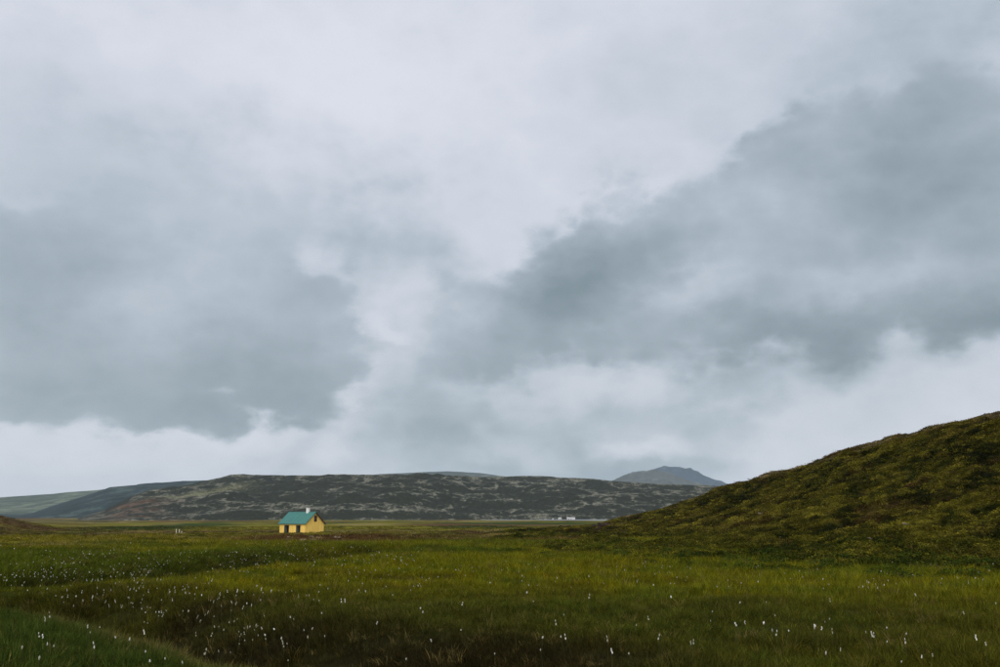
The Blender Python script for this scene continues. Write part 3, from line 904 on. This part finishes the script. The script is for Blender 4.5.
def scatter(name, label, cat, protos, xyz, scale, rotz, which, tint, tilt=0.12):
    """one 'stuff' object: instances of the proto meshes on a cloud of points"""
    col = bpy.data.collections.new(name + '_kinds')
    for i, p in enumerate(protos):
        p.name = '%s_%02d' % (name, i); col.objects.link(p)
    me = bpy.data.meshes.new(name)
    n = len(xyz)
    me.vertices.add(n); me.vertices.foreach_set('co', np.asarray(xyz, np.float32).ravel())
    a = me.attributes.new('size', 'FLOAT_VECTOR', 'POINT'); a.data.foreach_set('vector', np.asarray(scale, np.float32).ravel())
    rot = np.zeros((n, 3), np.float32); rot[:, 2] = rotz; rot[:, 0] = RNG.normal(0, tilt, n); rot[:, 1] = RNG.normal(0, tilt, n)
    a = me.attributes.new('turn', 'FLOAT_VECTOR', 'POINT'); a.data.foreach_set('vector', rot.ravel())
    a = me.attributes.new('which', 'INT', 'POINT'); a.data.foreach_set('value', np.asarray(which, np.int32))
    c = np.ones((n, 4), np.float32); c[:, :3] = tint
    a = me.attributes.new('tint', 'FLOAT_COLOR', 'POINT'); a.data.foreach_set('color', c.ravel())
    o = link(bpy.data.objects.new(name, me))
    tag(o, label, cat, kind='stuff')
    ng = bpy.data.node_groups.new(name, 'GeometryNodeTree')
    ng.interface.new_socket('Geometry', in_out='INPUT', socket_type='NodeSocketGeometry')
    ng.interface.new_socket('Geometry', in_out='OUTPUT', socket_type='NodeSocketGeometry')
    N = ng.nodes; Lk = ng.links
    gi, go = N.new('NodeGroupInput'), N.new('NodeGroupOutput')
    ci = N.new('GeometryNodeCollectionInfo'); ci.inputs[0].default_value = col
    ci.inputs['Separate Children'].default_value = True; ci.inputs['Reset Children'].default_value = True
    ip = N.new('GeometryNodeInstanceOnPoints'); ip.inputs['Pick Instance'].default_value = True
    def attr(nm, dt):
        k = N.new('GeometryNodeInputNamedAttribute'); k.data_type = dt; k.inputs[0].default_value = nm
        return k.outputs[0]
    Lk.new(gi.outputs[0], ip.inputs['Points']); Lk.new(ci.outputs[0], ip.inputs['Instance'])
    Lk.new(attr('which', 'INT'), ip.inputs['Instance Index'])
    e2r = N.new('FunctionNodeEulerToRotation'); Lk.new(attr('turn', 'FLOAT_VECTOR'), e2r.inputs[0])
    Lk.new(e2r.outputs[0], ip.inputs['Rotation']); Lk.new(attr('size', 'FLOAT_VECTOR'), ip.inputs['Scale'])
    Lk.new(ip.outputs[0], go.inputs[0])
    md = o.modifiers.new('scatter', 'NODES'); md.node_group = ng
    return o

def polar_points(n, r0, r1, a0, a1, power):
    """points with area density falling as r**power"""
    k = 2.0 + power
    u = RNG.random(n)
    r = (r0 ** k + u * (r1 ** k - r0 ** k)) ** (1 / k) if abs(k) > 1e-6 else r0 * (r1 / r0) ** u
    a = np.radians(RNG.uniform(a0, a1, n))
    return r * np.sin(a), r * np.cos(a), r

# meadow grass ---------------------------------------------------------------
M_blade = plant_mat('grass_blades', gain=1.3, vary=0.45)
kinds = [tuft('t', M_blade, 26, .20, .12, .007, .55, 1), tuft('t', M_blade, 22, .25, .10, .006, .4, 2), tuft('t', M_blade, 30, .15, .15, .008, .8, 3),
         tuft('t', M_blade, 12, .30, .07, .005, .25, 4), tuft('t', M_blade, 24, .18, .14, .007, 1.0, 5)]
x, y, r = polar_points(310000, 6.5, 85, -45, 45, -1.45)
x2, y2, r2 = polar_points(80000, 6.5, 40, -45, 30, -0.8)
nd = seg_dist(x2, y2, DITCH) < 2.6
x, y, r = np.append(x, x2[nd]), np.append(y, y2[nd]), np.append(r, r2[nd])
keep = hill_add(x, y) < 0.12
clump = fbm(x, y, 1.3, 2, 401)
keep &= RNG.random(len(x)) < np.clip(0.8 + 1.1 * clump, 0.35, 1)
x, y, r, clump = x[keep], y[keep], r[keep], clump[keep]
sz = np.clip(r / 24.0, 0.75, 2.6) * RNG.uniform(.7, 1.25, len(x)) * (1 + .5 * clump)
dd = seg_dist(x, y, DITCH)
hgt = sz * np.clip(26.0 / r, 0.62, 1.15) * (0.8 + 0.35 * fbm(x, y, 7.0, 2, 411))
hgt = hgt * (1 - 0.45 * np.exp(-(dd / .7) ** 2))
xyz = np.stack([x, y, ground(x, y) - 0.015], -1)
tint = ground_color(x, y)
rr_ = RNG.random(len(x))[:, None]
tint = tint * RNG.uniform(.6, 1.4, len(x))[:, None]
tint = np.where(rr_ > .94, tint * 1.5, tint)
tint = np.where(rr_ < .035, C_STRAW * .5, np.where(rr_ < .16, tint * np.array([1.35, 1.05, 1.0]), tint))
scatter('meadow_grass', 'tall green and yellow meadow grass and sedge', 'grass', kinds, xyz, np.stack([sz, sz, hgt], -1), RNG.uniform(0, 6.28, len(x)), RNG.integers(0, 5, len(x)), tint)

# moor tussocks between meadow and house --------------------------------------
M_tus = plant_mat('moor_blades', gain=1.15, vary=0.3)
kinds = [tuft('t', M_tus, 26, .45, .30, .028, .6, 11), tuft('t', M_tus, 24, .36, .36, .032, .9, 12), leaf_clump('t', M_tus, 70, .5, .32, .06, 13), leaf_clump('t', M_tus, 60, .42, .26, .07, 14)]
x, y, r = polar_points(110000, 60, 430, -42, 22, -1.3)
keep = (hill_add(x, y) < 0.1) & (np.hypot(x - HOUSE[0], y - HOUSE[1] - 6) > 9.0)
keep &= RNG.random(len(x)) < np.clip(0.55 + 1.3 * fbm(x, y, 9.0, 3, 421), 0.08, 1)
x, y, r = x[keep], y[keep], r[keep]
sz = np.clip(r / 110.0, .7, 1.9) * RNG.uniform(.6, 1.3, len(x))
hgt = sz * np.clip(110 / r, .45, 1.0)
n5 = fbm(x, y, 6.0, 3, 431)
which = np.where(n5 > 0.02, RNG.integers(2, 4, len(x)), RNG.integers(0, 2, len(x)))
tint = ground_color(x, y)
tint = mixc(tint, C_LEAF * 1.1, sstep(0.02, .3, n5) * .7)
pk = RNG.random(len(x))[:, None]
tint = np.where(pk < .22, mixc(tint, C_PEAT * 1.2, np.full(len(x), .6)), np.where(pk < .32, mixc(tint, C_STRAW, np.full(len(x), .55)), tint))
scatter('moor_tussocks', 'brown and olive tussocks of the moor around the house', 'tussock', kinds, np.stack([x, y, ground(x, y) - .02], -1), np.stack([sz, sz, hgt], -1), RNG.uniform(0, 6.28, len(x)), which, tint)

# heath on the hill ------------------------------------------------------------
M_heath = plant_mat('heath_leaves', gain=1.05, vary=0.4, trans=0.25)
kinds = [leaf_clump('t', M_heath, 90, .42, .24, .045, 21), leaf_clump('t', M_heath, 80, .34, .30, .05, 22), leaf_clump('t', M_heath, 70, .5, .18, .05, 23), tuft('t', M_heath, 24, .3, .22, .018, .7, 24)]
x, y, r = polar_points(330000, 28, 240, -3, 42, -1.1)
h = hill_add(x, y); rc = np.interp(np.arctan2(x, y), H_AZ, H_R)
keep = (h > 0.08) & (r < rc + 6)
n6 = fbm(x, y, 3.0, 3, 441)
keep &= RNG.random(len(x)) < np.clip(0.9 + 1.0 * n6, 0.55, 1)
x, y, r, h, n6, rc = x[keep], y[keep], r[keep], h[keep], n6[keep], rc[keep]
sz = np.clip(r / 75.0, .7, 1.7) * RNG.uniform(.55, 1.25, len(x))
hgt = sz * np.clip(80.0 / r, .55, 1.0)
tint = hill_color(x, y, h)
rnd = RNG.random(len(x))
pick = np.where(rnd[:, None] < .5, C_H4, np.where(rnd[:, None] < .72, C_H1, np.where(rnd[:, None] < .9, C_H2, C_H3)))
crest = np.exp(-((r - rc + 3) / 8.0) ** 2)
tint = mixc(tint, pick, .4 - .25 * crest) * RNG.uniform(.65, 1.35, len(x))[:, None]
rnd = RNG.random(len(x))
which = np.where(rnd < .22, 3, RNG.integers(0, 3, len(x)))
scatter('heath', 'low heather moss and crowberry covering the hill', 'heath', kinds, np.stack([x, y, ground(x, y) + h - .03], -1), np.stack([sz, sz, hgt], -1), RNG.uniform(0, 6.28, len(x)), which, tint)

# willow shrubs at the foot of the hill -----------------------------------------
M_wl = plant_mat('willow_leaves', base=tuple(lin(50, 64, 22)), gain=1.0, vary=0.4, trans=0.3)
M_stem = paint('willow_bark', lin(70, 56, 44), 0.9, 0.2)
def shrub_meshes(seed):
    f = leaf_clump('foliage', M_wl, 420, .75, .55, .05, seed).data
    bm = bmesh.new(); rg = random.Random(seed)
    for k in range(9):
        a = rg.random() * math.tau; l = rg.uniform(.35, .6)
        p0 = np.array([0.05 * math.cos(a), .05 * math.sin(a), -.05]); p1 = p0 + np.array([l * math.cos(a), l * math.sin(a), rg.uniform(.25, .45)])
        side = np.array([-math.sin(a), math.cos(a), 0]) * .012; up = np.array([0, 0, .012])
        va = [bm.verts.new(p0 + s) for s in (side, up, -side)]; vb = [bm.verts.new(p1 + s * .4) for s in (side, up, -side)]
        for i in range(3): bm.faces.new((va[i], va[(i + 1) % 3], vb[(i + 1) % 3], vb[i]))
    me = bpy.data.meshes.new('stems'); bm.to_mesh(me); bm.free(); me.materials.append(M_stem)
    return f, me
SH = [shrub_meshes(s) for s in (51, 52, 53, 54)]
def shrub(px, py, s, label, group=None, squash=1.0):
    p = hit(px, py)
    if not p: return
    o = empty('willow_shrub', (p[0], p[1], p[2] - .04), random.random() * 6.28)
    o.scale = (s * random.uniform(.9, 1.5), s, s * squash * random.uniform(.7, 1.0))
    tag(o, label, 'shrub', group)
    f, st = SH[random.randrange(4)]
    link(bpy.data.objects.new('foliage', f), o); link(bpy.data.objects.new('stems', st), o)
rs = random.Random(5)
spots = []
while len(spots) < 60:
    px, py = rs.uniform(500, 1000), rs.uniform(543, 582)
    toe = np.interp(px, [500, 640, 700, 830, 1000], [546, 556, 563, 570, 573])
    if abs(py - toe) > 11: continue
    if min([math.hypot((px - a) / 2.2, py - b) for a, b in spots] + [99]) < 5: continue
    spots.append((px, py))
def ordinal(k):
    return '%d%s' % (k, 'th' if 10 <= k % 100 <= 20 else {1: 'st', 2: 'nd', 3: 'rd'}.get(k % 10, 'th'))
for k, (px, py) in enumerate(sorted(spots)):
    shrub(px, py, rs.uniform(.5, .95), 'low dark green willow shrub along the hill foot, %s from the left' % ordinal(k + 1), 'willow shrubs along the foot of the hill', .8)

# rocks --------------------------------------------------------------------------
def rock_mesh(seed, mat):
    bm = bmesh.new(); bmesh.ops.create_icosphere(bm, subdivisions=2, radius=.5)
    rg = np.random.default_rng(seed); ph = rg.uniform(0, 6.28, 6)
    for v in bm.verts:
        n = v.co.normalized()
        k = 1 + .18 * math.sin(3.1 * n.x + ph[0]) + .16 * math.sin(4.3 * n.y + ph[1]) + .12 * math.sin(5.2 * n.z + ph[2] + 2 * n.x)
        v.co = n * .5 * k
        v.co.x = max(-.42, min(.4, v.co.x)); v.co.z = max(-.4, min(.3, v.co.z)) * .9
    me = bpy.data.meshes.new('boulder'); bm.to_mesh(me); bm.free(); me.materials.append(mat)
    return me
M_pst = paint('lichened_stone', lin(116, 104, 86), 0.95, 0.35, 3.0, 0.1)
M_dst = paint('dark_lava_stone', lin(50, 40, 32), 0.95, 0.3, 3.0, 0.1)
RK = [rock_mesh(s, M_pst) for s in range(5)]; RKD = [rock_mesh(s + 20, M_dst) for s in range(4)]
def rock(px, py, s, meshes, label, group, rdist=None):
    p = hit(px, py)
    if not p: return
    x, y, z = p[:3]
    if rdist: x, y = x * rdist / p[3], y * rdist / p[3]; z = float(land(x, y))
    o = bpy.data.objects.new('boulder', meshes[rs.randrange(len(meshes))]); link(o)
    o.location = (x, y, z + s * .08); o.rotation_euler = (rs.uniform(-.2, .2), rs.uniform(-.2, .2), rs.random() * 6.28)
    o.scale = (s * rs.uniform(.8, 1.6), s * rs.uniform(.8, 1.2), s * rs.uniform(.6, .9))
    tag(o, label, 'stone', group)
near_house = sorted((rs.uniform(250, 345), rs.uniform(534.5, 541)) for k in range(28))
for k, (px, py) in enumerate(near_house):
    rock(px, py, rs.uniform(.25, .6), RK, 'grey brown stone in rough ground before the yellow house, %s from the left' % ordinal(k + 1), 'stones before the house')
row = sorted((rs.uniform(328, 425), rs.gauss(534.3, .6)) for k in range(24))
for k, (px, py) in enumerate(row):
    rock(px, py, rs.uniform(.3, .65), RK, 'pale stone in the low row right of the house, %s from the house' % ordinal(k + 1), 'stone row right of the house')
for px, py, s in ((588, 529, 1.0), (596, 528, 1.5), (604, 527, 1.7), (612, 526, 1.2), (598, 531, .9), (578, 531, .9), (624, 524, 1.0), (641, 519, .9)):
    rock(px, py, s, RKD, 'dark lava rock at the hill\'s left end, %s' % {588: 'left of the largest', 596: 'second largest', 604: 'largest of the rocks', 612: 'just right of the largest', 598: 'lowest in the slope', 578: 'farthest left', 624: 'second from the right', 641: 'farthest right'}[px], 'dark rocks at the end of the hill')
for px, py, s in ((870, 540, .22), (716, 518, .45), (600, 534, .5), (610, 535, .4), (625, 533, .45), (760, 515, .35), (905, 525, .25), (960, 500, .3), (845, 531, .25), (780, 540, .28)):
    rock(px, py, s, RK, 'small pale stone in the hill heath, %s' % ('low on its left foot' if px < 650 else 'at mid slope on its left half' if px < 800 else 'on its right half'), 'pale stones on the hill, ' + ('left foot' if px < 650 else 'left half' if px < 800 else 'right half'))

# cotton grass -------------------------------------------------------------------
M_cot = bpy.data.materials.new('cotton'); M_cot.use_nodes = True
b = M_cot.node_tree.nodes['Principled BSDF']; q = G(M_cot.node_tree)
oi = q.node('ShaderNodeObjectInfo')
q.put(b.inputs['Base Color'], q.mix(oi.outputs['Random'], (0.26, 0.26, 0.18, 1), (0.6, 0.59, 0.53, 1)))
b.inputs['Roughness'].default_value = 1.0; b.inputs['Specular IOR Level'].default_value = 0.0
M_cst = paint('cotton_stem', lin(66, 68, 34), 0.9, 0.2)
def cotton_meshes(seed):
    rg = random.Random(seed)
    H = .26; bx, by = rg.uniform(-.05, .05), rg.uniform(-.05, .05)
    bm = bmesh.new()
    prev = None
    for i in range(4):
        s = i / 3; c = (bx * s * s, by * s * s, -.03 + (H + .03) * s)
        ring = [bm.verts.new((c[0] + .002 * math.cos(k * 2.094), c[1] + .002 * math.sin(k * 2.094), c[2])) for k in range(3)]
        if prev:
            for k in range(3): bm.faces.new((prev[k], prev[(k + 1) % 3], ring[(k + 1) % 3], ring[k]))
        prev = ring
    st = bpy.data.meshes.new('stem'); bm.to_mesh(st); bm.free(); st.materials.append(M_cst)
    bm = bmesh.new()
    for k in range(rg.choice((1, 1, 2, 3))):      # one to three woolly bristles bunches drooping from the tip
        ang = rg.random() * 6.28; off = .012 if k else 0
        r = bmesh.ops.create_icosphere(bm, subdivisions=1, radius=.0085)
        droop = rg.uniform(-.012, .01)
        for v in r['verts']:
            v.co *= rg.uniform(.75, 1.35)
            v.co.z *= 1.45
            v.co.x += off * math.cos(ang) + bx; v.co.y += off * math.sin(ang) + by; v.co.z += H + droop * (k + 1)
    for k in range(14):
        a = rg.random() * 6.28; u = rg.uniform(-.8, .9); l = rg.uniform(.013, .021)
        d = np.array([math.cos(a) * math.sqrt(1 - u * u), math.sin(a) * math.sqrt(1 - u * u), u])
        sd_ = np.array([-math.sin(a), math.cos(a), 0]) * .004
        c0 = np.array([bx, by, H])
        bm.faces.new([bm.verts.new(c0 + sd_), bm.verts.new(c0 - sd_), bm.verts.new(c0 + d * l)])
    hd = bpy.data.meshes.new('seed_head'); bm.to_mesh(hd); bm.free(); hd.materials.append(M_cot)
    return st, hd
CG = [cotton_meshes(s) for s in range(8)]
ZONES = [  # (polygon-ish sampler, count, label, group)
    (lambda: (rs.uniform(5, 330), rs.uniform(612, 667)), 44, 'white cotton grass tuft on the green bank in the lower left corner', 'cotton grass on the near left bank', 'near'),
    (lambda: (lambda t: (55 + 240 * t, 598 + 46 * t ** 1.3 + rs.gauss(0, 4)))(rs.random()), 62, 'white cotton grass tuft along the edge of the dark ditch', 'cotton grass along the ditch', ''),
    (lambda: (rs.uniform(120, 340), rs.gauss(596, 8)), 80, 'white cotton grass tuft in the meadow just beyond the ditch', 'cotton grass beyond the ditch', ''),
    (lambda: (rs.uniform(340, 660), rs.uniform(575, 667)), 34, 'white cotton grass tuft in the dark sedge at the bottom centre', 'cotton grass in the central meadow', ''),
    (lambda: (rs.uniform(660, 1000), rs.uniform(578, 667)), 48, 'white cotton grass tuft in the meadow below the hill on the right', 'cotton grass in the right meadow', ''),
    (lambda: (rs.uniform(0, 150), rs.gauss(577, 5)), 130, None, None, ''),
    (lambda: (rs.uniform(0, 420), rs.gauss(558, 7)), 300, None, None, ''),
    (lambda: (rs.uniform(330, 1000), rs.uniform(562, 590)), 120, None, None, '')]
plants = []
for fn, cnt, lab, grp, side in ZONES:
    for k in range(cnt):
        px, py = fn()
        p = hit(px, py, lift=.24)
        if not p or p[3] > 140: continue
        if hill_add(np.array(p[0]), np.array(p[1])) > .25: continue
        plants.append((p[3], p[0], p[1], p[2], lab, grp))
named = sorted([p for p in plants if p[4]], key=lambda p: p[0])
single = named[:300]
rest = named[300:] + [p for p in plants if not p[4]]
for r, x, y, z, lab, grp in single:
    o = empty('cotton_flower', (x, y, z), rs.random() * 6.28)
    s = rs.uniform(.5, .9)
    o.scale = (s, s, rs.uniform(.85, 1.25))
    o.rotation_euler = (rs.gauss(0, .08), rs.gauss(0, .08), rs.random() * 6.28)
    tag(o, lab, 'flower', grp)
    st, hd = CG[rs.randrange(8)]
    link(bpy.data.objects.new('stem', st), o); link(bpy.data.objects.new('seed_head', hd), o)
xyz = np.array([p[1:4] for p in rest]); rr_ = np.array([p[0] for p in rest])
sz = np.clip(rr_ / 32.0, .75, 1.5) * RNG.uniform(.5, 1.0, len(rest))
heads = [bpy.data.objects.new('t', CG[k][1]) for k in range(4)]
scatter('cotton_grass_drift', 'distant white flecks of cotton grass across the upper left meadow', 'cotton grass', heads, xyz, np.stack([sz, sz, np.clip(sz, 1, 1.3)], -1), RNG.uniform(0, 6.28, len(rest)), RNG.integers(0, 4, len(rest)), np.ones((len(rest), 3)))

# ------------------------------------------------------------------ the air
hv = bpy.data.materials.new('haze_air'); hv.use_nodes = True
t = hv.node_tree; t.nodes.clear()
q = G(t)
pv = q.node('ShaderNodeVolumePrincipled')
pv.inputs['Color'].default_value = (0.72, 0.87, 1.0, 1)
pv.inputs['Density'].default_value = 3.8e-5
ou = q.node('ShaderNodeOutputMaterial')
t.links.new(pv.outputs[0], ou.inputs['Volume'])
bm = bmesh.new(); box(bm, -13000, 13000, -13000, 13000, -9.0, 480.0)
hz_o = part('haze', bm, hv)
tag(hz_o, 'thin damp air that fades the far mountains to blue grey', 'haze', kind='stuff')
